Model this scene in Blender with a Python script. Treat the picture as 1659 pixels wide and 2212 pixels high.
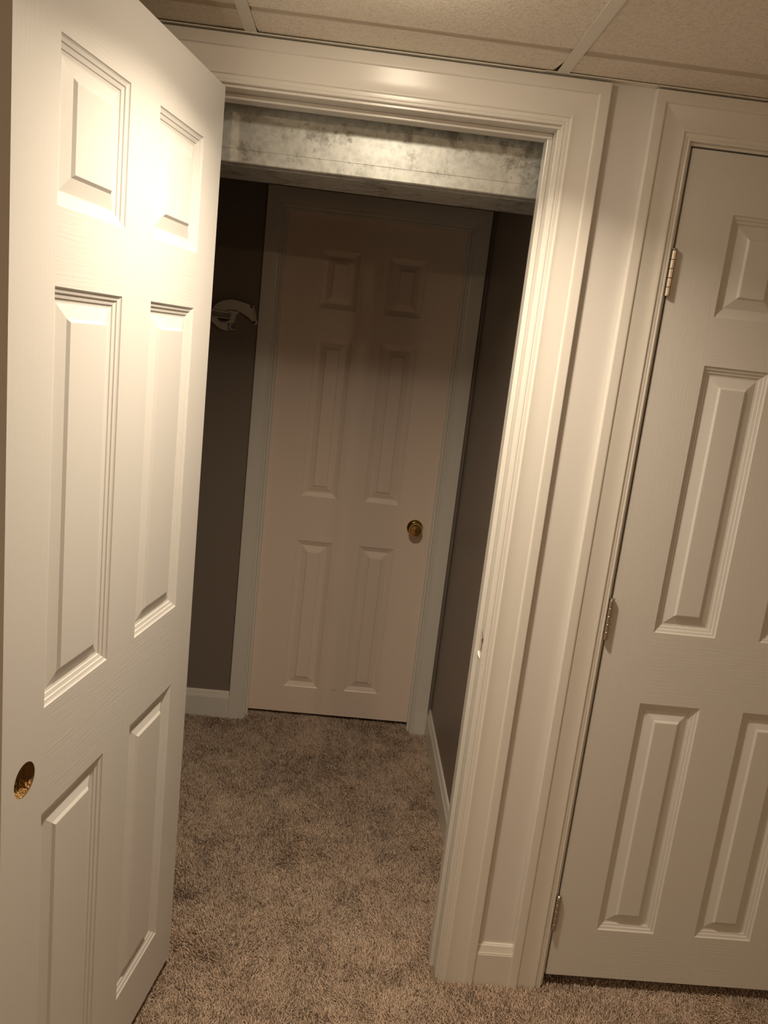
import bpy, bmesh, math, random
import numpy as np
from mathutils import Vector, Matrix
for o in list(bpy.data.objects): bpy.data.objects.remove(o, do_unlink=True)
S = bpy.context.scene
COL = S.collection
random.seed(7); rng = np.random.default_rng(7)

# ------------------------------------------------------------------ camera
F_PX, W_PX, H_PX = 1730.76, 1659.0, 2212.0
PX, PY = -6.80, 1.30
CAM = Vector((0.3518, -1.7807, 1.5896))
YAW, PITCH, ROLL = 0.05092, -0.20668, 0.11283
fwd = Vector((math.sin(YAW)*math.cos(PITCH), math.cos(YAW)*math.cos(PITCH), math.sin(PITCH)))
rt = Vector((math.cos(YAW), -math.sin(YAW), 0)); up = rt.cross(fwd)
rt2 = math.cos(ROLL)*rt + math.sin(ROLL)*up
up2 = -math.sin(ROLL)*rt + math.cos(ROLL)*up
cd = bpy.data.cameras.new('camera'); cam = bpy.data.objects.new('camera', cd); COL.objects.link(cam)
m = Matrix.Identity(4)
for i in range(3):
    m[i][0] = rt2[i]; m[i][1] = up2[i]; m[i][2] = -fwd[i]; m[i][3] = CAM[i]
cam.matrix_world = m
cd.sensor_fit = 'VERTICAL'; cd.sensor_height = 24.0; cd.sensor_width = 18.0
cd.lens = F_PX/H_PX*24.0
cd.shift_x = -PX/H_PX; cd.shift_y = PY/H_PX
cd.clip_start = 0.02; cd.clip_end = 50
S.camera = cam

# ------------------------------------------------------------------ world, exposure
w = bpy.data.worlds.new('world'); S.world = w; w.use_nodes = True
w.node_tree.nodes['Background'].inputs[0].default_value = (0, 0, 0, 1)
w.node_tree.nodes['Background'].inputs[1].default_value = 0.0
S.view_settings.view_transform = 'Standard'; S.view_settings.look = 'None'
S.view_settings.exposure = 0.0; S.view_settings.gamma = 1.0
S.view_settings.use_curve_mapping = False
KEY, KEY_COL = 86.0, (1.0, 0.83, 0.62)       # glowing lens of the downlight by the doorway
KEY_BEAM, BEAM_SPREAD = 12.2, 141             # its flood beam (watts, degrees)
FILL, FILL_COL = 480.0, (1.0, 0.71, 0.43)      # two unseen lamps added behind the camera as fill

KEYX, KEYY = 0.3928, -0.425
ld = bpy.data.lights.new('downlight_beam', 'AREA'); ld.shape = 'DISK'; ld.size = 0.10
ld.energy = KEY_BEAM; ld.color = KEY_COL; ld.spread = math.radians(BEAM_SPREAD)
lo = bpy.data.objects.new('downlight_beam', ld); COL.objects.link(lo); lo.location = (KEYX, KEYY, 2.1370)

def pix(x, y, Y):
    """direction through a photo pixel, met with the wall plane y = Y"""
    a = (x-829.5-PX)/F_PX; b = -(y-1106-PY)/F_PX
    d = a*rt2 + b*up2 + fwd
    return CAM + d*((Y-CAM.y)/d.y)

# ------------------------------------------------------------------ materials
def mat(name, col, rough=0.5, metal=0.0, bump=None, spec=0.5, var=None):
    """bump: (scale xyz, detail, strength, distance)   var: (scale, amount)"""
    mm = bpy.data.materials.new(name); mm.use_nodes = True
    nt = mm.node_tree; b = nt.nodes['Principled BSDF']
    b.inputs['Base Color'].default_value = (*col, 1); b.inputs['Roughness'].default_value = rough
    b.inputs['Metallic'].default_value = metal; b.inputs['Specular IOR Level'].default_value = spec
    tc = nt.nodes.new('ShaderNodeTexCoord')
    if bump:
        sc, det, st, dist = bump
        mp = nt.nodes.new('ShaderNodeMapping'); mp.inputs['Scale'].default_value = sc
        nt.links.new(tc.outputs['Object'], mp.inputs['Vector'])
        n = nt.nodes.new('ShaderNodeTexNoise'); n.inputs['Scale'].default_value = 1.0
        n.inputs['Detail'].default_value = det; n.inputs['Roughness'].default_value = 0.55
        nt.links.new(mp.outputs[0], n.inputs['Vector'])
        bp = nt.nodes.new('ShaderNodeBump'); bp.inputs['Strength'].default_value = st
        bp.inputs['Distance'].default_value = dist
        nt.links.new(n.outputs[0], bp.inputs['Height']); nt.links.new(bp.outputs[0], b.inputs['Normal'])
    if var:
        n = nt.nodes.new('ShaderNodeTexNoise'); n.inputs['Scale'].default_value = var[0]
        n.inputs['Detail'].default_value = 3
        nt.links.new(tc.outputs['Object'], n.inputs['Vector'])
        mx = nt.nodes.new('ShaderNodeMix'); mx.data_type = 'RGBA'
        mx.inputs[6].default_value = (*[c*(1-var[1]) for c in col], 1)
        mx.inputs[7].default_value = (*[min(1, c*(1+var[1])) for c in col], 1)
        nt.links.new(n.outputs[0], mx.inputs[0]); nt.links.new(mx.outputs[2], b.inputs['Base Color'])
    return mm

WHITE = (0.68, 0.67, 0.65)
M = {}
# door skin: pressed wood grain, running up the stiles and across the rails (local z up, local x across)
M['door_stile'] = mat('door_paint_vertical_grain', WHITE, 0.36, bump=((300, 300, 10), 4, 0.35, 0.0008))
M['door_rail'] = mat('door_paint_cross_grain', WHITE, 0.36, bump=((10, 300, 300), 4, 0.45, 0.0010))
M['door_panel'] = mat('door_paint_panel', WHITE, 0.33, bump=((160, 160, 9), 4, 0.25, 0.0006))
WARM = (0.87, 0.75, 0.665)                    # the far door is a warmer, pinkish white
M['far_stile'] = mat('far_door_paint_vertical_grain', WARM, 0.36, bump=((300, 300, 10), 4, 0.35, 0.0008))
M['far_rail'] = mat('far_door_paint_cross_grain', WARM, 0.36, bump=((10, 300, 300), 4, 0.45, 0.0010))
M['far_panel'] = mat('far_door_paint_panel', WARM, 0.33, bump=((160, 160, 9), 4, 0.25, 0.0006))
M['trim'] = mat('trim_gloss_paint', (0.74, 0.72, 0.68), 0.27, bump=((60, 60, 60), 2, 0.08, 0.0006))
M['wall_white'] = mat('wall_white_paint', (0.74, 0.72, 0.70), 0.5, bump=((220, 220, 220), 3, 0.12, 0.0006))
M['wall_grey'] = mat('wall_grey_paint', (0.225, 0.188, 0.16), 0.42, bump=((220, 220, 220), 3, 0.15, 0.0006))
M['wall_room'] = mat('wall_room_paint', (0.72, 0.67, 0.60), 0.6, bump=((200, 200, 200), 2, 0.1, 0.0005))
M['tee'] = mat('ceiling_grid_enamel', (0.80, 0.78, 0.70), 0.4)
M['dark'] = mat('plenum_dark', (0.03, 0.028, 0.025), 0.9)
M['nickel'] = mat('hinge_nickel', (0.62, 0.57, 0.49), 0.30, 1.0)
M['brass'] = mat('knob_brass', (0.62, 0.44, 0.16), 0.17, 1.0)
M['dark_brass'] = mat('keyway_brass', (0.10, 0.06, 0.02), 0.4, 1.0)
M['plastic'] = mat('white_plastic', (0.62, 0.60, 0.56), 0.4)
M['raw_wood'] = mat('raw_chipboard', (0.22, 0.115, 0.04), 0.8, bump=((300, 300, 300), 3, 1.0, 0.002), var=(160, 0.45))
M['bare_wood'] = mat('bare_torn_wood', (0.16, 0.10, 0.05), 0.8)
M['plaster'] = mat('torn_paint_chip', (0.90, 0.88, 0.84), 0.6)
M['chip_wood'] = mat('pale_wood_chips', (0.62, 0.40, 0.16), 0.8, var=(300, 0.4))
M['fixture'] = mat('fixture_enamel', (0.8, 0.79, 0.76), 0.35)

def tile_mat():
    mm = mat('ceiling_tile_fibre', (0.70, 0.64, 0.54), 0.95, spec=0.1)
    nt = mm.node_tree; b = nt.nodes['Principled BSDF']
    tc = nt.nodes.new('ShaderNodeTexCoord')
    n = nt.nodes.new('ShaderNodeTexNoise'); n.inputs['Scale'].default_value = 190; n.inputs['Detail'].default_value = 5
    n.inputs['Roughness'].default_value = 0.65
    nt.links.new(tc.outputs['Object'], n.inputs['Vector'])
    v = nt.nodes.new('ShaderNodeTexVoronoi'); v.inputs['Scale'].default_value = 110
    nt.links.new(tc.outputs['Object'], v.inputs['Vector'])
    r = nt.nodes.new('ShaderNodeValToRGB'); r.color_ramp.elements[0].position = 0.03; r.color_ramp.elements[1].position = 0.16
    r.color_ramp.elements[0].color = (0.55, 0.55, 0.55, 1)
    nt.links.new(v.outputs['Distance'], r.inputs[0])
    mu = nt.nodes.new('ShaderNodeMath'); mu.operation = 'MULTIPLY'
    nt.links.new(n.outputs[0], mu.inputs[0]); nt.links.new(r.outputs[0], mu.inputs[1])
    bp = nt.nodes.new('ShaderNodeBump'); bp.inputs['Strength'].default_value = 0.8; bp.inputs['Distance'].default_value = 0.003
    nt.links.new(mu.outputs[0], bp.inputs['Height']); nt.links.new(bp.outputs[0], b.inputs['Normal'])
    # faint fleck colour of the fibre
    r2 = nt.nodes.new('ShaderNodeValToRGB')
    r2.color_ramp.elements[0].position = 0.30; r2.color_ramp.elements[0].color = (0.72, 0.65, 0.55, 1)
    r2.color_ramp.elements[1].position = 0.52; r2.color_ramp.elements[1].color = (0.92, 0.86, 0.76, 1)
    nt.links.new(n.outputs[0], r2.inputs[0]); nt.links.new(r2.outputs[0], b.inputs['Base Color'])
    return mm
M['tile'] = tile_mat()
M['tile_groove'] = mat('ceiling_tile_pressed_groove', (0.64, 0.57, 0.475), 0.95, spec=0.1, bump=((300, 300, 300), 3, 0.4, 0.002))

def duct_mat():
    mm = mat('galvanised_steel', (0.60, 0.62, 0.60), 0.42, 0.75)
    nt = mm.node_tree; b = nt.nodes['Principled BSDF']
    tc = nt.nodes.new('ShaderNodeTexCoord')
    n1 = nt.nodes.new('ShaderNodeTexNoise'); n1.inputs['Scale'].default_value = 12; n1.inputs['Detail'].default_value = 8
    n1.inputs['Roughness'].default_value = 0.82; n1.inputs['Distortion'].default_value = 0.1
    n2 = nt.nodes.new('ShaderNodeTexNoise'); n2.inputs['Scale'].default_value = 70; n2.inputs['Detail'].default_value = 4
    for n in (n1, n2): nt.links.new(tc.outputs['Object'], n.inputs['Vector'])
    r = nt.nodes.new('ShaderNodeValToRGB')
    r.color_ramp.elements[0].position = 0.37; r.color_ramp.elements[0].color = (0.36, 0.36, 0.33, 1)
    r.color_ramp.elements[1].position = 0.47; r.color_ramp.elements[1].color = (0.68, 0.71, 0.69, 1)
    nt.links.new(n1.outputs[0], r.inputs[0])
    mx = nt.nodes.new('ShaderNodeMix'); mx.data_type = 'RGBA'; mx.blend_type = 'MULTIPLY'; mx.inputs[0].default_value = 0.5
    r2 = nt.nodes.new('ShaderNodeValToRGB'); r2.color_ramp.elements[0].position = 0.32; r2.color_ramp.elements[1].position = 0.6
    r2.color_ramp.elements[0].color = (0.6, 0.6, 0.6, 1)
    nt.links.new(n2.outputs[0], r2.inputs[0])
    nt.links.new(r.outputs[0], mx.inputs[6]); nt.links.new(r2.outputs[0], mx.inputs[7])
    nt.links.new(mx.outputs[2], b.inputs['Base Color'])
    mr = nt.nodes.new('ShaderNodeMapRange'); mr.inputs[3].default_value = 0.56; mr.inputs[4].default_value = 0.35
    nt.links.new(n1.outputs[0], mr.inputs[0]); nt.links.new(mr.outputs[0], b.inputs['Roughness'])
    bp = nt.nodes.new('ShaderNodeBump'); bp.inputs['Strength'].default_value = 0.25; bp.inputs['Distance'].default_value = 0.001
    nt.links.new(n2.outputs[0], bp.inputs['Height']); nt.links.new(bp.outputs[0], b.inputs['Normal'])
    return mm
M['duct'] = duct_mat()

def carpet_mat():
    mm = mat('carpet_yarn', (0.33, 0.26, 0.20), 0.95, spec=0.05)
    nt = mm.node_tree; b = nt.nodes['Principled BSDF']
    at = nt.nodes.new('ShaderNodeAttribute'); at.attribute_name = 'yarn'
    r = nt.nodes.new('ShaderNodeValToRGB')
    e = r.color_ramp.elements
    e[0].position = 0.0; e[0].color = (0.19, 0.132, 0.094, 1)
    e[1].position = 1.0; e[1].color = (0.76, 0.60, 0.475, 1)
    q = r.color_ramp.elements.new(0.4); q.color = (0.57, 0.432, 0.33, 1)
    nt.links.new(at.outputs['Fac'], r.inputs[0]); nt.links.new(r.outputs[0], b.inputs['Base Color'])
    b.inputs['Sheen Weight'].default_value = 0.15
    return mm
M['carpet'] = carpet_mat()
M['floor'] = mat('carpet_backing', (0.36, 0.27, 0.20), 0.95, bump=((330, 330, 330), 4, 1.0, 0.006), spec=0.05, var=(9, 0.12))

def emis(name, col, st):
    mm = bpy.data.materials.new(name); mm.use_nodes = True
    nt = mm.node_tree; nt.nodes.clear()
    e = nt.nodes.new('ShaderNodeEmission'); e.inputs[0].default_value = (*col, 1); e.inputs[1].default_value = st
    o = nt.nodes.new('ShaderNodeOutputMaterial'); nt.links.new(e.outputs[0], o.inputs[0])
    return mm
M['key'] = emis('downlight_lens_glow', KEY_COL, KEY)
M['fill'] = emis('added_fill_lens_glow', FILL_COL, FILL)

# ------------------------------------------------------------------ mesh helpers
class MB:
    def __init__(s): s.v = []; s.f = []; s.mi = []
    def add(s, vs, fs, mi=0):
        o = len(s.v); s.v += [tuple(v) for v in vs]
        for f in fs: s.f.append(tuple(i+o for i in f)); s.mi.append(mi)
    def box(s, x0, x1, y0, y1, z0, z1, mi=0):
        s.add([(x0,y0,z0),(x1,y0,z0),(x1,y1,z0),(x0,y1,z0),(x0,y0,z1),(x1,y0,z1),(x1,y1,z1),(x0,y1,z1)],
              [(0,3,2,1),(4,5,6,7),(0,1,5,4),(1,2,6,5),(2,3,7,6),(3,0,4,7)], mi)
    def quad(s, a, b, c, d, mi=0): s.add([a,b,c,d], [(0,1,2,3)], mi)
    def lathe(s, prof, origin=(0,0,0), axis='z', n=32, mi=0, cap=True):
        """prof: (radius, height along axis)"""
        vs = []
        for r, h in prof:
            for k in range(n):
                a = 2*math.pi*k/n; c, t = r*math.cos(a), r*math.sin(a)
                p = {'z': (c, t, h), 'y': (c, h, t), 'x': (h, c, t)}[axis]
                vs.append((p[0]+origin[0], p[1]+origin[1], p[2]+origin[2]))
        fs = []
        for i in range(len(prof)-1):
            for k in range(n):
                k2 = (k+1) % n
                fs.append((i*n+k, i*n+k2, (i+1)*n+k2, (i+1)*n+k))
        if cap:
            fs.append(tuple(range(n))); fs.append(tuple(range((len(prof)-1)*n, len(prof)*n)))
        s.add(vs, fs, mi)
    def prism(s, poly, y0, y1, mi=0):
        """poly of (x, z), extruded along y"""
        n = len(poly)
        vs = [(x, y0, z) for x, z in poly] + [(x, y1, z) for x, z in poly]
        fs = [tuple(range(n)), tuple(range(2*n-1, n-1, -1))]
        fs += [(k, (k+1) % n, n+(k+1) % n, n+k) for k in range(n)]
        s.add(vs, fs, mi)
    def build(s, name, mats, parent=None, smooth=False, bevel=0.0, kind=None, label=None, cat=None, split=38):
        me = bpy.data.meshes.new(name); me.from_pydata(s.v, [], s.f)
        if not isinstance(mats, (list, tuple)): mats = [mats]
        for q in mats: me.materials.append(q)
        if len(mats) > 1: me.polygons.foreach_set('material_index', s.mi)
        bm = bmesh.new(); bm.from_mesh(me)
        bmesh.ops.recalc_face_normals(bm, faces=bm.faces)
        bm.to_mesh(me); bm.free()
        o = bpy.data.objects.new(name, me); COL.objects.link(o)
        if parent is not None: o.parent = parent
        if smooth:
            me.polygons.foreach_set('use_smooth', [True]*len(me.polygons))
            md = o.modifiers.new('edges', 'EDGE_SPLIT'); md.split_angle = math.radians(split)
        if bevel:
            md = o.modifiers.new('bevel', 'BEVEL'); md.width = bevel; md.segments = 2; md.limit_method = 'ANGLE'
        tag(o, label, cat, kind)
        return o
def tag(o, label=None, cat=None, kind=None, group=None):
    if label: o['label'] = label
    if cat: o['category'] = cat
    if kind: o['kind'] = kind
    if group: o['group'] = group
def empty(name, loc=(0,0,0), **k):
    o = bpy.data.objects.new(name, None); COL.objects.link(o); o.location = loc; tag(o, **k); return o

# ------------------------------------------------------------------ dimensions
T = 0.115                                   # front wall thickness
JL, JR = -0.0103, 0.7185                    # doorway jamb faces
HZ = 2.0625                                 # doorway head
CZ = 2.1635                                  # ceiling
BY = 1.3314                                 # back wall of the little hall
RWX, LWX = 0.8118, -0.52                    # hall side walls
RX0, RX1 = 1.0061, 1.6372                   # closet door
RJ0, RJ1 = 1.0025, 1.6410                   # closet jamb faces
XMIN, XMAX, YMIN = -2.4, 3.2, -5.6          # the room
TOP = 2.42

# ------------------------------------------------------------------ walls, floor
b = MB()
JT = 0.019
b.box(XMIN, JL-JT, 0, T, 0, TOP); b.box(JR+JT, RJ0-JT, 0, T, 0, TOP); b.box(RJ1+JT, XMAX, 0, T, 0, TOP)
b.box(JL-JT, JR+JT, 0, T, HZ+JT, TOP); b.box(RJ0-JT, RJ1+JT, 0, T, HZ+0.001+JT, TOP)
b.build('wall_front', M['wall_white'], kind='structure', label='off-white painted wall around the open doorway and closet door')
BX0, BX1 = 0.0486, 0.721                    # back door, seen width between the stops
BJ0, BJ1 = 0.0376, 0.732
BHZ = 2.041
b = MB()
b.box(LWX, BJ0-JT, BY, BY+T, 0, TOP); b.box(BJ1+JT, RWX+0.1, BY, BY+T, 0, TOP); b.box(BJ0-JT, BJ1+JT, BY, BY+T, BHZ+JT, TOP)
b.build('wall_back', M['wall_grey'], kind='structure', label='dark grey painted end wall around the far door')
b = MB(); b.box(RWX, RWX+0.1, T, BY, 0, TOP)
b.build('wall_right', M['wall_grey'], kind='structure', label='dark grey painted side wall of the small hall')
b = MB(); b.box(LWX-0.1, LWX, T, BY+T, 0, TOP)
b.build('wall_left', M['wall_grey'], kind='structure', label='dark grey hall wall hidden behind the open door')
b = MB(); b.box(XMIN-0.1, XMIN, YMIN, T, 0, TOP)
b.build('wall_room_left', M['wall_room'], kind='structure', label='beige side wall of the basement room')
b = MB(); b.box(XMAX, XMAX+0.1, YMIN, T, 0, TOP)
b.build('wall_room_right', M['wall_room'], kind='structure', label='beige opposite side wall of the basement room')
b = MB(); b.box(XMIN-0.1, XMAX+0.1, YMIN-0.1, YMIN, 0, TOP)
b.build('wall_room_rear', M['wall_room'], kind='structure', label='beige rear wall of the basement room')
b = MB(); b.box(XMIN-0.1, XMAX+0.1, YMIN-0.1, BY+T+0.9, -0.05, 0.0)
floor = b.build('floor', M['floor'], kind='structure', label='taupe frieze carpet over the room and hall')
b = MB(); b.box(LWX-0.1, RWX+0.1, T, BY+T, TOP, TOP+0.03)
b.build('ceiling_hall', M['dark'], kind='structure', label='dark unfinished ceiling above the duct')
b = MB(); b.box(XMIN-0.1, XMAX+0.1, YMIN-0.1, T, TOP, TOP+0.03)
ceiling = b.build('ceiling', M['dark'], kind='structure', label='dropped ceiling of white fibre tiles in a metal grid')

# ------------------------------------------------------------------ dropped ceiling
PITCH_X, TX0 = 0.6304, 0.0776
GROOVE_Y, TILE_L = -0.131, 1.219
tees_x = [TX0 + PITCH_X*k for k in range(-3, 5)]
rows_y = [GROOVE_Y - TILE_L/2 - TILE_L*k for k in range(0, 4)]     # cross tee centres
def tee(x0, x1, y0, y1):
    b = MB(); b.box(x0, x1, y0, y1, CZ-0.001, CZ)
    if x1-x0 < y1-y0: xm = (x0+x1)/2; b.box(xm-0.001, xm+0.001, y0, y1, CZ, CZ+0.035)
    else: ym = (y0+y1)/2; b.box(x0, x1, ym-0.001, ym+0.001, CZ, CZ+0.035)
    b.build('grid_tee', M['tee'], ceiling)
for x in tees_x: tee(x-0.0122, x+0.0122, YMIN, -0.0005)
xs = [XMIN] + tees_x + [XMAX]
for y in rows_y:
    for a, c in zip(xs[:-1], xs[1:]):
        tee(a + (0.0125 if a != XMIN else 0), c - (0.0125 if c != XMAX else 0), y-0.0122, y+0.0122)
b = MB()                                     # wall angle along the front wall, two lengths that meet over the casing
for x0, x1, dz in ((XMIN, 0.672, 0.0), (0.672, XMAX, 0.0012)):
    b.box(x0, x1, -0.022, 0, CZ-0.0028+dz, CZ-0.0012+dz); b.box(x0, x1, -0.0012, 0, CZ-0.0012+dz, CZ+0.02)
b.build('wall_angle', M['tee'], ceiling)
def tile(x0, x1, ya, yb, name='ceiling_tile', c=(0,0,0,0), taper=0.1):
    """ya wall-side edge, yb far edge; c pulls the two wall-side corners inwards (left, right)"""
    z0, z1 = CZ+0.0018, CZ+0.017
    g0, g1 = ya-0.0, yb
    gy = None
    for k in range(-1, 5):
        yy = GROOVE_Y - TILE_L*k
        if yb+0.1 < yy < ya-0.03: gy = yy
    ys = [ya]
    prof = [(ya, z0)]
    if c[0] or c[1]: prof.append((ya-0.085, z0))
    if gy is not None:
        prof += [(gy+0.013, z0), (gy+0.006, z0+0.0032), (gy-0.009, z0+0.0032), (gy-0.012, z0)]; gi = len(prof)-4
    else: gi = -9
    prof.append((yb, z0))
    vs = []; fs = []
    for i, (y, z) in enumerate(prof):
        k = 1.0 if i == 0 else (0.25 if (i == 1 and (c[0] or c[1])) else 0.0)
        vs += [(x0+c[0]*k, y, z), (x1-c[1]*k, y, z), (x0+c[0]*k, y, z1), (x1-c[1]*k, y, z1)]
    n = len(prof)
    for i in range(n-1):
        a = 4*i; d = a+4
        fs += [(a, a+1, d+1, d), (a+2, d+2, d+3, a+3), (a, d, d+2, a+2), (a+1, a+3, d+3, d+1)]
    fs += [(0, 2, 3, 1), (4*n-4, 4*n-3, 4*n-1, 4*n-2)]
    b = MB(); b.add(vs, fs)
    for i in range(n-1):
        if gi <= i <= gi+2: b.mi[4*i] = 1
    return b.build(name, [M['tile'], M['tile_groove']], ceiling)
ye = [-0.006] + rows_y + [YMIN+0.004]
for i in range(len(ye)-1):
    for a, c in zip(xs[:-1], xs[1:]):
        xa = a + (0.004 if a != XMIN else 0); xc = c - (0.004 if c != XMAX else 0)
        pull = (0, 0)
        if i == 0 and abs(a-TX0) < 1e-6: pull = (0.0125, 0.0185)
        if i == 0 and abs(c-TX0) < 1e-6: pull = (0, 0.0100)
        if i == 0 and abs(a-TX0-PITCH_X) < 1e-6: pull = (0.0092, 0)
        ya = ye[i] - (0.003 if i else 0); yb = ye[i+1] + 0.003
        tile(xa, xc, ya, yb, c=pull)

def downlight(x, y, matname, label):
    e = empty('recessed_downlight', (x, y, CZ), label=label, cat='ceiling light')
    b = MB(); b.lathe([(0.058, 0.002), (0.060, -0.004), (0.084, -0.006), (0.086, -0.0015)], n=40, cap=False)
    b.build('trim_ring', M['fixture'], e, smooth=True)
    b = MB(); b.lathe([(0.0560, 0.0), (0.0545, -0.007), (0.049, -0.0145), (0.038, -0.0205), (0.022, -0.0245), (0.001, -0.0260)], n=24, cap=True)
    b.build('lens', M[matname], e, smooth=True)
    return e
dl = downlight(KEYX, KEYY, 'key', 'round recessed downlight in the ceiling just outside the doorway')
lo.parent = dl; lo.matrix_parent_inverse = Matrix.Translation((KEYX, KEYY, CZ)).inverted()
downlight(KEYX+PITCH_X*2, -3.2, 'fill', 'added unseen fill lamp deep in the room on the closet door side')  # both rear lamps are added, out of view, to lift the fill
downlight(KEYX-PITCH_X*2, -3.2, 'fill', 'added unseen fill lamp deep in the room on the open door side')

# ------------------------------------------------------------------ casings, jambs, stops, baseboards
PROF = [(0,0),(0,.0065),(.0015,.0085),(.0045,.0088),(.0060,.0078),(.0075,.0088),(.0105,.0092),(.0145,.0094),(.0170,.0121),(.0190,.0124),
        (.026,.0112),(.038,.0110),(.050,.0120),(.060,.0134),(.0640,.0138),(.0665,.0166),(.0690,.0172),(.0872,.0172),(.0888,.0164),(.089,.0150),(.089,0)]
PROF_SMALL = [(0,0),(0,.007),(.0015,.0090),(.0035,.0092),(.0050,.0078),(.0065,.0078),(.008,.0098),(.0105,.0104),(.012,.0098),(.014,.0112),
        (.030,.0130),(.050,.0148),(.0600,.0150),(.0615,.0140),(.0615,0)]
def casing_leg(name, prof, xin, sgn, y0, z0, zin, parent, miter=True):
    """inner edge at xin, growing towards sgn; face towards -y"""
    vs = []; n = len(prof)
    for w_, t in prof: vs.append((xin+sgn*w_, y0-t, z0))
    for w_, t in prof: vs.append((xin+sgn*w_, y0-t, zin+(w_ if miter else 0)))
    fs = [(k, (k+1) % n, n+(k+1) % n, n+k) for k in range(n)] + [tuple(range(n)), tuple(range(n, 2*n))]
    b = MB(); b.add(vs, fs); return b.build(name, M['trim'], parent, smooth=True, split=13)
def casing_head(name, prof, xa, xb, y0, zin, parent):
    vs = []; n = len(prof)
    for w_, t in prof: vs.append((xa-w_, y0-t, zin+w_))
    for w_, t in prof: vs.append((xb+w_, y0-t, zin+w_))
    fs = [(k, (k+1) % n, n+(k+1) % n, n+k) for k in range(n)] + [tuple(range(n)), tuple(range(n, 2*n))]
    b = MB(); b.add(vs, fs); return b.build(name, M['trim'], parent, smooth=True, split=13)
def frame(root, j0, j1, hz, y0, y1, prof, stop, reveal=0.0062):
    casing_leg('casing', prof, j0-reveal, -1, y0, 0, hz+reveal, root)
    casing_leg('casing', prof, j1+reveal, 1, y0, 0, hz+reveal, root)
    casing_head('casing', prof, j0-reveal, j1+reveal, y0, hz+reveal, root)
    for args in ((j0-JT, j0, y0, y1, 0, hz), (j1, j1+JT, y0, y1, 0, hz), (j0-JT, j1+JT, y0, y1, hz, hz+JT)):
        b = MB(); b.box(*args); b.build('jamb', M['trim'], root, bevel=0.0012)
    s0, s1, t = stop
    for args in ((j0, j0+t, s0, s1, 0, hz-t), (j1-t, j1, s0, s1, 0, hz-t), (j0, j1, s0, s1, hz-t, hz)):
        b = MB(); b.box(*args); b.build('door_stop', M['trim'], root, bevel=0.002)
t1 = empty('trim_1', kind='structure', label='white moulded casing and jamb of the open doorway')
frame(t1, JL, JR, HZ, 0, T, PROF, (0.037, 0.074, 0.0115))
t2 = empty('trim_2', kind='structure', label='white moulded casing and jamb of the closet door')
frame(t2, RJ0, RJ1, HZ+0.001, 0, T, PROF, (0.037, 0.074, 0.0115))
t3 = empty('trim_3', kind='structure', label='white casing and jamb of the far door at the hall end')
frame(t3, BJ0, BJ1, BHZ, BY, BY+T, PROF_SMALL, (BY+0.014, BY+0.030, 0.011), 0.005)

BPROF = [(0,0),(.013,0),(.013,.090),(.0118,.0925),(.0118,.0950),(.0105,.0965),(.0085,.103),(.0070,.110),(.0062,.1135),(.0045,.1155),(.0035,.118),(0,.118)]
def baseboard(name, a, c, nrm, label):
    """from point a to c along the wall (x,y); nrm points into the room"""
    n = len(BPROF); vs = []
    for p in (a, c):
        for t, z in BPROF: vs.append((p[0]+nrm[0]*t, p[1]+nrm[1]*t, z))
    fs = [(k, (k+1) % n, n+(k+1) % n, n+k) for k in range(n)] + [tuple(range(n)), tuple(range(n, 2*n))]
    b = MB(); b.add(vs, fs)
    return b.build(name, M['trim'], None, smooth=True, split=16, kind='structure', label=label)
cas_out = JR+0.0062+0.089; cas2_out = RJ0-0.0062-0.089
baseboard('baseboard_front', (cas_out, 0), (cas2_out, 0), (0, -1), 'short white baseboard between the two door casings')
baseboard('baseboard_front_left', (XMIN, 0), (JL-0.0062-0.089, 0), (0, -1), 'white baseboard behind the open door')
baseboard('baseboard_front_right', (RJ1+0.0962, 0), (XMAX, 0), (0, -1), 'white baseboard right of the closet door')
baseboard('baseboard_right', (RWX, T), (RWX, BY-0.0005), (-1, 0), 'white baseboard along the grey side wall')
baseboard('baseboard_back', (LWX, BY), (BJ0-0.005-0.0615, BY), (0, -1), 'white baseboard on the grey end wall')

# torn wood and paint where the strike plate was
def jamb_poly(pts, name, m_, off):
    b = MB(); n = len(pts)
    vs = [(JR-off, y, z) for y, z in pts] + [(JR-0.0001, y, z) for y, z in pts]
    b.add(vs, [tuple(range(n)), tuple(range(2*n-1, n-1, -1))] + [(k, (k+1) % n, n+(k+1) % n, n+k) for k in range(n)])
    return b.build(name, m_, t1)
jamb_poly([(.0335,.944),(.030,.945),(.012,.935),(.006,.937),(.004,.926),(.010,.925),(.014,.931),(.026,.938)], 'torn_mortise', M['bare_wood'], 0.0006)
jamb_poly([(.026,.929),(.018,.931),(.013,.922),(.013,.903),(.019,.900),(.020,.916)], 'torn_mortise', M['bare_wood'], 0.0006)
for poly in ([(1031.8,1407),(1035.0,1405.5),(1037.8,1412),(1040.6,1423.5),(1038.4,1425.8),(1035.0,1421),(1032.4,1414)],
             [(1036.8,1397.5),(1040.8,1396.5),(1040.6,1403),(1039.2,1407),(1037.4,1404)]):
    y_top = min(q[1] for q in poly); n = len(poly)      # each flake curls out of the stop towards its lower end
    f_ = [pix(px_, py_, 0.0368-0.0011*(py_-y_top)) for px_, py_ in poly]
    b = MB(); b.add(f_ + [q+Vector((0.0004, 0.0006, -0.0012)) for q in f_],
                    [tuple(range(n)), tuple(range(2*n-1, n-1, -1))] + [(k, (k+1) % n, n+(k+1) % n, n+k) for k in range(n)])
    b.build('torn_paint_flake', M['plaster'], t1)

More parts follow.
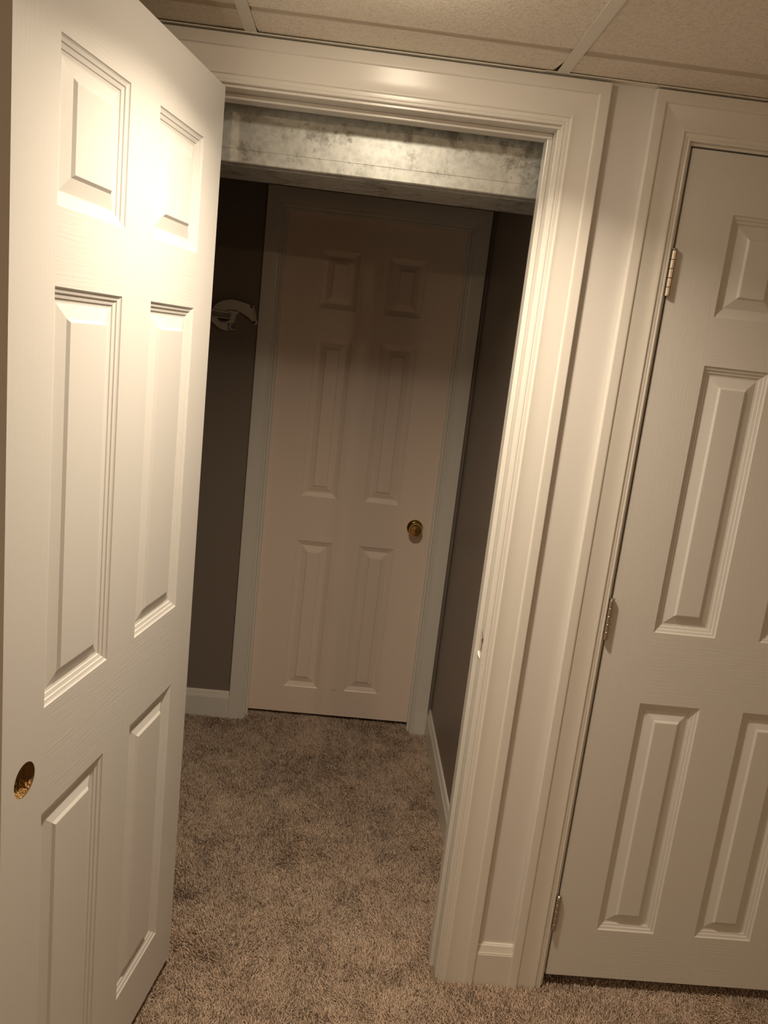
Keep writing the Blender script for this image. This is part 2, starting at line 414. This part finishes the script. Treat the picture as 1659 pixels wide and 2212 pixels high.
# ------------------------------------------------------------------ six-panel doors
RINGS = [(0,0),(.0010,.0018),(.0030,.0032),(.0078,.0046),(.0088,.0066),(.0108,.0072),(.0150,.0084),(.0160,.0102),(.0200,.0112),(.0222,.0112),(.0425,.0052),(.0470,.0012),(.0480,.0010)]
LEV = [0.1520, 0.7845, 0.9666, 1.5929, 1.6984, 1.9108]
TH = 0.035
def six_panel(name, stile_a, pan, mul, stile_b, z0, z1, zoff, label, bore=None, mk='door'):
    """local frame: x across from edge a, y into the door (seen face at y=0), z up"""
    us = [0, stile_a, stile_a+pan, stile_a+pan+mul, stile_a+2*pan+mul, stile_a+2*pan+mul+stile_b]
    zs = [z0] + [l+zoff for l in LEV] + [z1]
    b = MB()
    W_ = us[-1]
    if bore:
        bu, bz, br = bore; h = 0.042
        zcells = sorted(set(zs + [bz-h, bz+h]))
    else: zcells = zs
    for side, y in ((0, 0.0), (1, TH)):
        # stiles
        b.add([(us[0],y,z0),(us[1],y,z0),(us[1],y,z1),(us[0],y,z1)], [(0,1,2,3)], 0)
        if not bore: b.add([(us[4],y,z0),(us[5],y,z0),(us[5],y,z1),(us[4],y,z1)], [(0,1,2,3)], 0)
        else:
            for za, zb in ((z0, bz-h), (bz+h, z1)):
                b.add([(us[4],y,za),(us[5],y,za),(us[5],y,zb),(us[4],y,zb)], [(0,1,2,3)], 0)
            n = 48; per = []; cir = []
            for k in range(n):
                a = 2*math.pi*(k+0.5)/n; c, s_ = math.cos(a), math.sin(a)
                cir.append((bu+br*c, y, bz+br*s_))
                x0_, x1_ = us[4]-bu, us[5]-bu
                tx = (x1_/c if c > 1e-9 else (x0_/c if c < -1e-9 else 1e9)); tz = (h/s_ if s_ > 1e-9 else (-h/s_ if s_ < -1e-9 else 1e9))
                t = min(tx, tz); per.append((bu+t*c, y, bz+t*s_))
            b.add(per+cir, [(k, (k+1) % n, n+(k+1) % n, n+k) for k in range(n)], 0)
            for cx_, cz_ in ((us[4], bz-h), (us[5], bz-h), (us[4], bz+h), (us[5], bz+h)):   # square corners
                q = sorted(range(n), key=lambda k: (per[k][0]-cx_)**2+(per[k][2]-cz_)**2)[:2]
                b.add([per[q[0]], per[q[1]], (cx_, y, cz_)], [(0,1,2)], 0)
        # rails (cross grain) and mullions
        for k in (0, 2, 4, 6): b.add([(us[1],y,zs[k]),(us[4],y,zs[k]),(us[4],y,zs[k+1]),(us[1],y,zs[k+1])], [(0,1,2,3)], 1)
        for k in (1, 3, 5): b.add([(us[2],y,zs[k]),(us[3],y,zs[k]),(us[3],y,zs[k+1]),(us[2],y,zs[k+1])], [(0,1,2,3)], 0)
    b.add([(0,0,z0),(W_,0,z0),(W_,TH,z0),(0,TH,z0),(0,0,z1),(W_,0,z1),(W_,TH,z1),(0,TH,z1)], [(0,1,2,3),(4,5,6,7),(0,3,7,4),(1,2,6,5)], 0)
    me_obj = b.build(name, [M[mk+'_stile'], M[mk+'_rail']], None, kind='structure', label=label)
    # outward normals (open mesh around the panels)
    bm = bmesh.new(); bm.from_mesh(me_obj.data)
    cc = Vector((W_/2, TH/2, (z0+z1)/2))
    for f in bm.faces:
        c = f.calc_center_median()
        nrm = Vector((0, -1, 0)) if c.y < 1e-6 else (Vector((0, 1, 0)) if c.y > TH-1e-6 else c-cc)
        if f.normal.dot(nrm) < 0: f.normal_flip()
    bm.to_mesh(me_obj.data); bm.free()
    for r in (1, 3, 5):
        for cidx in (1, 3):
            x0, x1, za, zb = us[cidx], us[cidx+1], zs[r], zs[r+1]
            pb = MB(); nr = len(RINGS)
            for y, sg in ((0, 1), (TH, -1)):
                vs = []
                for d, dep in RINGS:
                    vs += [(x0+d, y+sg*dep, za+d), (x1-d, y+sg*dep, za+d), (x1-d, y+sg*dep, zb-d), (x0+d, y+sg*dep, zb-d)]
                fs = []
                for i in range(nr-1):
                    for k in range(4):
                        k2 = (k+1) % 4
                        q = (4*i+k, 4*i+k2, 4*i+4+k2, 4*i+4+k); fs.append(q if sg > 0 else q[::-1])
                q = tuple(4*(nr-1)+k for k in range(4)); fs.append(q if sg > 0 else q[::-1])
                pb.add(vs, fs)
            me = bpy.data.meshes.new('panel'); me.from_pydata(pb.v, [], pb.f); me.materials.append(M[mk+'_panel'])
            o = bpy.data.objects.new('panel', me); COL.objects.link(o); o.parent = me_obj
    return me_obj

def hinge(parent, x, y, za, zb, up_pin=True):
    b = MB(); L = (zb-za)/5
    for k in range(5):
        z0 = za+k*L+0.0003; z1 = za+(k+1)*L-0.0003
        b.lathe([(0.0058, z0), (0.0064, z0+0.0006), (0.0064, z1-0.0006), (0.0058, z1)], (x, y, 0), n=20)
    b.lathe([(0.0030, zb-0.001), (0.0030, zb+0.0012), (0.0062, zb+0.0015), (0.0066, zb+0.0030), (0.0050, zb+0.0046), (0.001, zb+0.0052)], (x, y, 0), n=20)
    b.box(x-0.0012, x+0.0012, y, y+0.02, za, zb)
    return b.build('hinge', M['nickel'], parent, smooth=True)

# the open door, hung on the left jamb and swung into the room
LTH = 1.7406
d1 = six_panel('door_1', 0.1003, 0.2027, 0.1102, 0.1069, 0.033, 2.0556, 0.0244,
               'white six-panel door standing open with an empty lockset hole', bore=(0.6647, 0.897, 0.0272))
d1.location = (0.0359, -0.0252, 0)
ux = Vector((math.cos(LTH), -math.sin(LTH), 0)); uy = Vector((-math.sin(LTH), -math.cos(LTH), 0))
# seen face looks to the right: local y (into the door) points left
mw = Matrix.Identity(4)
for i in range(3): mw[i][0] = ux[i]; mw[i][1] = uy[i]; mw[i][3] = d1.location[i]
d1.matrix_world = mw
# raw lock bore: ragged tube of chipboard
n = 40; b = MB(); vs = []; ny = 8
for j in range(ny):
    for k in range(n):
        a = 2*math.pi*k/n; rr = 0.0272 + (0.0 if j in (0, ny-1) else random.uniform(-0.001, 0.0014))
        vs.append((0.6647+rr*math.cos(a), 0.0002+(TH-0.0004)*j/(ny-1), 0.897+rr*math.sin(a)))
b.add(vs, [(j*n+k, j*n+(k+1) % n, (j+1)*n+(k+1) % n, (j+1)*n+k) for j in range(ny-1) for k in range(n)])
bo = b.build('lock_bore', M['raw_wood'], d1)
b = MB()
for k in range(140):                         # splinters standing up along the lower edge of the bore
    a = random.uniform(-2.5, -0.7); yy = random.uniform(0.002, 0.031); rr = 0.0268; l = random.uniform(0.001, 0.0055)
    p = Vector((0.6647+rr*math.cos(a), yy, 0.897+rr*math.sin(a))); q = p + Vector((random.uniform(-.002, .002), random.uniform(-.003, .003), l))
    s_ = random.uniform(0.0010, 0.0026)
    b.add([p+Vector((-s_,0,0)), p+Vector((s_,0,0)), p+Vector((0,s_*1.6,0)), q], [(0,1,3),(1,2,3),(2,0,3)])
b.build('splinters', M['chip_wood'], bo)
for za, zb in ((1.757, 1.853), (0.968, 1.066), (0.175, 0.271)):
    hinge(d1, -0.009, 0.046, za, zb)

# the far door of the hall
d2 = six_panel('door_2', 0.1393, 0.1419, 0.1105, 0.1390, 0.035, 2.038, -0.0015, 'white six-panel door with a brass knob at the hall end', mk='far')
d2.location = (BX0, BY+0.0305, 0)
kx, kz = 0.655-BX0, 0.8825
kn = MB(); kn.lathe([(0.0330, 0.0), (0.0328, -0.004), (0.0300, -0.0075), (0.0235, -0.0095), (0.0200, -0.0125), (0.0145, -0.0155)], (kx, 0, kz), 'y', 40)
ro = kn.build('rosette', M['brass'], d2, smooth=True)
kn = MB(); kn.lathe([(0.0120, -0.012), (0.0118, -0.026), (0.0150, -0.0300), (0.0225, -0.0350), (0.0265, -0.0420), (0.0272, -0.0480), (0.0260, -0.0540), (0.0238, -0.0580),
                     (0.0228, -0.0590), (0.0210, -0.0588), (0.0150, -0.0604), (0.0060, -0.0612), (0.0005, -0.0613)], (kx, 0, kz), 'y', 40)
kb = kn.build('knob', M['brass'], d2, smooth=True)
kn = MB(); kn.lathe([(0.0032, -0.0610), (0.0030, -0.0622), (0.0005, -0.0624)], (kx, 0, kz), 'y', 16)
kn.build('lock_button', M['dark_brass'], kb, smooth=True)
for x_, z_, r_ in ((0.352-0.0, 0.150, 0.0022), (0.505, 0.196, 0.0018), (0.012, 0.048, 0.0018), (0.342, 0.152, 0.0014)):
    q = MB(); q.lathe([(r_, -0.0001), (r_*0.8, -0.0004)], (x_, 0, z_), 'y', 7); q.build('scuff_mark', M['bare_wood'], d2)

# the closet door beside it
d3 = six_panel('door_3', 0.1122, 0.1495, 0.1076, 0.1122, 0.037, 2.0595, 0.0280, 'white six-panel closet door, closed, with three exposed nickel hinges')
d3.location = (RX0, 0.0, 0)
for za, zb in ((1.757, 1.852), (0.968, 1.066), (0.175, 0.271)):
    hinge(d3, -0.0020, -0.0072, za, zb)

# ------------------------------------------------------------------ duct
DY0, DY1, DZ0, DZ1 = 0.135, 0.345, 1.946, 2.25
b = MB()
xa_, xb_ = LWX+0.002, RWX-0.002; yt_ = DY0-0.009      # the face leans a little forward at the top
b.add([(xa_,DY0,DZ0),(xb_,DY0,DZ0),(xb_,DY1,DZ0),(xa_,DY1,DZ0),(xa_,yt_,DZ1),(xb_,yt_,DZ1),(xb_,DY1,DZ1),(xa_,DY1,DZ1)],
      [(0,3,2,1),(4,5,6,7),(0,1,5,4),(1,2,6,5),(2,3,7,6),(3,0,4,7)])
duct = b.build('air_duct', M['duct'], None, bevel=0.003, label='galvanised sheet metal air duct crossing behind the door head', cat='duct')
b = MB(); b.box(LWX+0.003, RWX-0.003, DY0-0.0020, DY0+0.001, 1.9745, 1.9765)
b.build('seam', M['duct'], duct, bevel=0.0004)
b = MB(); b.box(LWX+0.003, RWX-0.003, DY0+0.030, DY0+0.033, DZ0-0.0012, DZ0+0.001)
b.build('seam', M['duct'], duct)
for x_ in (-0.30, 0.55):
    b = MB(); b.box(x_, x_+0.02, DY0, DY1, DZ1, TOP); b.build('hanger_strap', M['duct'], duct)

# ------------------------------------------------------------------ white plastic clamp hook on the end wall
def tr(pts): return [(lambda p: (p.x, p.z))(pix(460+x/15.08, 620+y/15.08, 1.312)) for x, y in pts]
hk = empty('clamp_hook', tuple(pix(480, 690, BY)), label='white plastic curved clamp hook with ribbed strap on the grey end wall', cat='hook')
def hpart(name, pts, y0, y1, parent=hk):
    b = MB(); b.prism(tr(pts), y0, y1)
    o = b.build(name, M['plastic'], parent, bevel=0.0012)
    o.matrix_parent_inverse = Matrix.Translation(hk.location).inverted()
    return o
hpart('arm', [(-60,760),(0,720),(45,640),(100,575),(200,500),(350,440),(560,408),(720,420),(900,470),(1080,530),(1240,595),(1230,650),(1260,692),(1300,692),(1340,900),(1370,1100),(1310,1110),(1270,1110),
      (1200,1020),(1080,930),(960,850),(860,800),(760,760),(620,742),(480,752),(380,790),(240,745),(50,705),(-40,800)], 1.300, 1.3310)
hpart('clip', [(1290,620),(1312,603),(1337,615),(1362,740),(1402,930),(1447,1140),(1442,1192),(1402,1232),(1325,1232),(1325,1210),(1382,1203),(1395,1150),(1350,930),(1310,740)], 1.298, 1.3312)
hpart('inner_jaw', [(450,772),(620,762),(780,792),(850,802),(840,872),(760,905),(700,1172),(600,1172),(560,1182),(380,1152),(270,1142),(280,1112),(460,1130),(590,1060),(612,840),(450,800)], 1.296, 1.326)
hpart('lower_jaw', [(-40,1000),(40,980),(140,1000),(200,1080),(300,1160),(512,1180),(500,1220),(510,1360),(545,1390),(580,1405),(420,1417),(270,1372),(140,1282),(40,1180),(-30,1100)], 1.299, 1.3308)
hpart('lower_clip', [(560,1180),(530,1260),(545,1340),(590,1397),(660,1402),(720,1387),(757,1362),(740,1352),(680,1370),(620,1353),(592,1310),(587,1240),(622,1195),(640,1170)], 1.297, 1.331)
st = hpart('strap', [(-60,690),(45,708),(580,832),(596,1000),(560,1052),(-60,965),(-60,935),(40,945),(545,1020),(560,990),(556,868),(40,782),(-60,765)], 1.293, 1.300)
for k in range(14):
    x = -50+46*k
    if x > 540: break
    yt = 765+(x-40)*0.17 if x > 40 else 770; yb = 950+(x-40)*0.14 if x > 40 else 945
    o = hpart('rib', [(x, yt), (x+20, yt+4), (x+20, yb+4), (x, yb)], 1.2935, 1.3005)
    o.parent = st; o.matrix_parent_inverse = Matrix.Identity(4)

# ------------------------------------------------------------------ carpet pile
def field(x, y, seed, scales):
    """smooth value noise; scales: (cells per metre, amplitude)"""
    r = np.random.default_rng(seed); out = np.zeros_like(x)
    for s_, a in scales:
        g = r.normal(0, 1, (400, 400)); u, v = (x+3)*s_ + r.uniform(0, 9), (y+3)*s_ + r.uniform(0, 9)
        iu, iv = u.astype(int), v.astype(int); fu, fv = u-iu, v-iv
        fu = fu*fu*(3-2*fu); fv = fv*fv*(3-2*fv); iu %= 399; iv %= 399
        out += a*((g[iu, iv]*(1-fu)+g[iu+1, iv]*fu)*(1-fv) + (g[iu, iv+1]*(1-fu)+g[iu+1, iv+1]*fu)*fv)
    return out
SP = 0.0041
pts = []
for x0, x1, y0, y1 in ((-0.46, 0.80, T, BY+0.07), (JL+0.001, JR-0.001, -0.02, T), (-0.55, 1.95, -0.80, -0.02), (RJ0+0.002, RJ1-0.002, -0.02, 0.07)):
    gx, gy = np.meshgrid(np.arange(x0, x1, SP), np.arange(y0, y1, SP))
    pts.append(np.stack([gx.ravel(), gy.ravel()], 1))
P = np.concatenate(pts); P = P + rng.uniform(-0.45*SP, 0.45*SP, P.shape)
# keep clear of casing feet and baseboards; a seam runs across the doorway
keep = (np.abs(P[:, 1]-0.172-0.004*np.sin(P[:, 0]*14)) > np.where(np.sin(P[:, 0]*33)+np.sin(P[:, 0]*71+1) > -0.4, 0.0030, 0.0008))
keep &= ~((P[:, 1] < T) & (P[:, 1] > -0.019) & ((P[:, 0] < JL+0.012) | ((P[:, 0] > JR-0.012) & (P[:, 0] < RJ0)) | (P[:, 0] > RJ1)))
keep &= ~((P[:, 1] > BY-0.016) & ((P[:, 0] < BX0-0.004) | (P[:, 0] > BX1+0.004)))
P = P[keep]; N = len(P)
x, y = P[:, 0], P[:, 1]
lean = field(x, y, 3, ((7, 0.35), (15, 0.35), (40, 0.30)))
ang = 2.4 + 1.9*lean + rng.normal(0, 0.75, N)
tilt = np.clip(0.75 + 0.16*field(x, y, 5, ((9, 0.8), (25, 0.8))) + rng.normal(0, 0.22, N), 0.15, 1.3)
Ln = rng.uniform(0.0095, 0.0150, N)
rad = rng.uniform(0.0011, 0.0017, N)
dirx, diry = np.cos(ang)*np.sin(tilt), np.sin(ang)*np.sin(tilt)
a2 = ang + rng.normal(0, 0.9, N); t2 = np.clip(tilt*1.25, 0, 1.45)
d2x, d2y, d2z = np.cos(a2)*np.sin(t2), np.sin(a2)*np.sin(t2), np.cos(t2)
ridge = np.clip((y-(BY-0.022))/0.045, 0, 1); ridge = 0.013*ridge*ridge*(3-2*ridge)   # the carpet rises over the tack strip under the far door
base = np.stack([x, y, -0.0005+ridge], 1)
mid = base + np.stack([dirx, diry, np.cos(tilt)], 1)*(Ln*0.55)[:, None]
tip = mid + np.stack([d2x, d2y, d2z], 1)*(Ln*0.5)[:, None]
V = np.empty((N, 7, 3)); ro_ = rng.uniform(0, 2*np.pi, N)
for k in range(3):
    c, s_ = np.cos(ro_+k*2.0944), np.sin(ro_+k*2.0944)
    V[:, k] = base + np.stack([c*rad, s_*rad, 0*c], 1)
    V[:, 3+k] = mid + np.stack([c*rad*0.95, s_*rad*0.95, 0.3*rad*s_], 1)
V[:, 6] = tip
tri = np.array([(0,1,4),(0,4,3),(1,2,5),(1,5,4),(2,0,3),(2,3,5),(3,4,6),(4,5,6),(5,3,6)])
Fc = (np.arange(N)[:, None, None]*7 + tri[None]).reshape(-1, 3)
me = bpy.data.meshes.new('carpet_pile')
me.vertices.add(N*7); me.vertices.foreach_set('co', V.astype(np.float32).ravel())
nf = len(Fc); me.loops.add(nf*3); me.loops.foreach_set('vertex_index', Fc.astype(np.int32).ravel())
me.polygons.add(nf); me.polygons.foreach_set('loop_start', (np.arange(nf)*3).astype(np.int32))
me.update(calc_edges=True)
yarn = np.clip(0.47 + 0.085*field(x, y, 11, ((7, 1.0), (16, 1.0), (45, 1.0))) + rng.normal(0, 0.29, N), 0, 1)
at = me.attributes.new('yarn', 'FLOAT', 'POINT'); at.data.foreach_set('value', np.repeat(yarn, 7).astype(np.float32))
me.materials.append(M['carpet'])
o = bpy.data.objects.new('carpet_pile', me); COL.objects.link(o); o.parent = floor; o['kind'] = 'stuff'
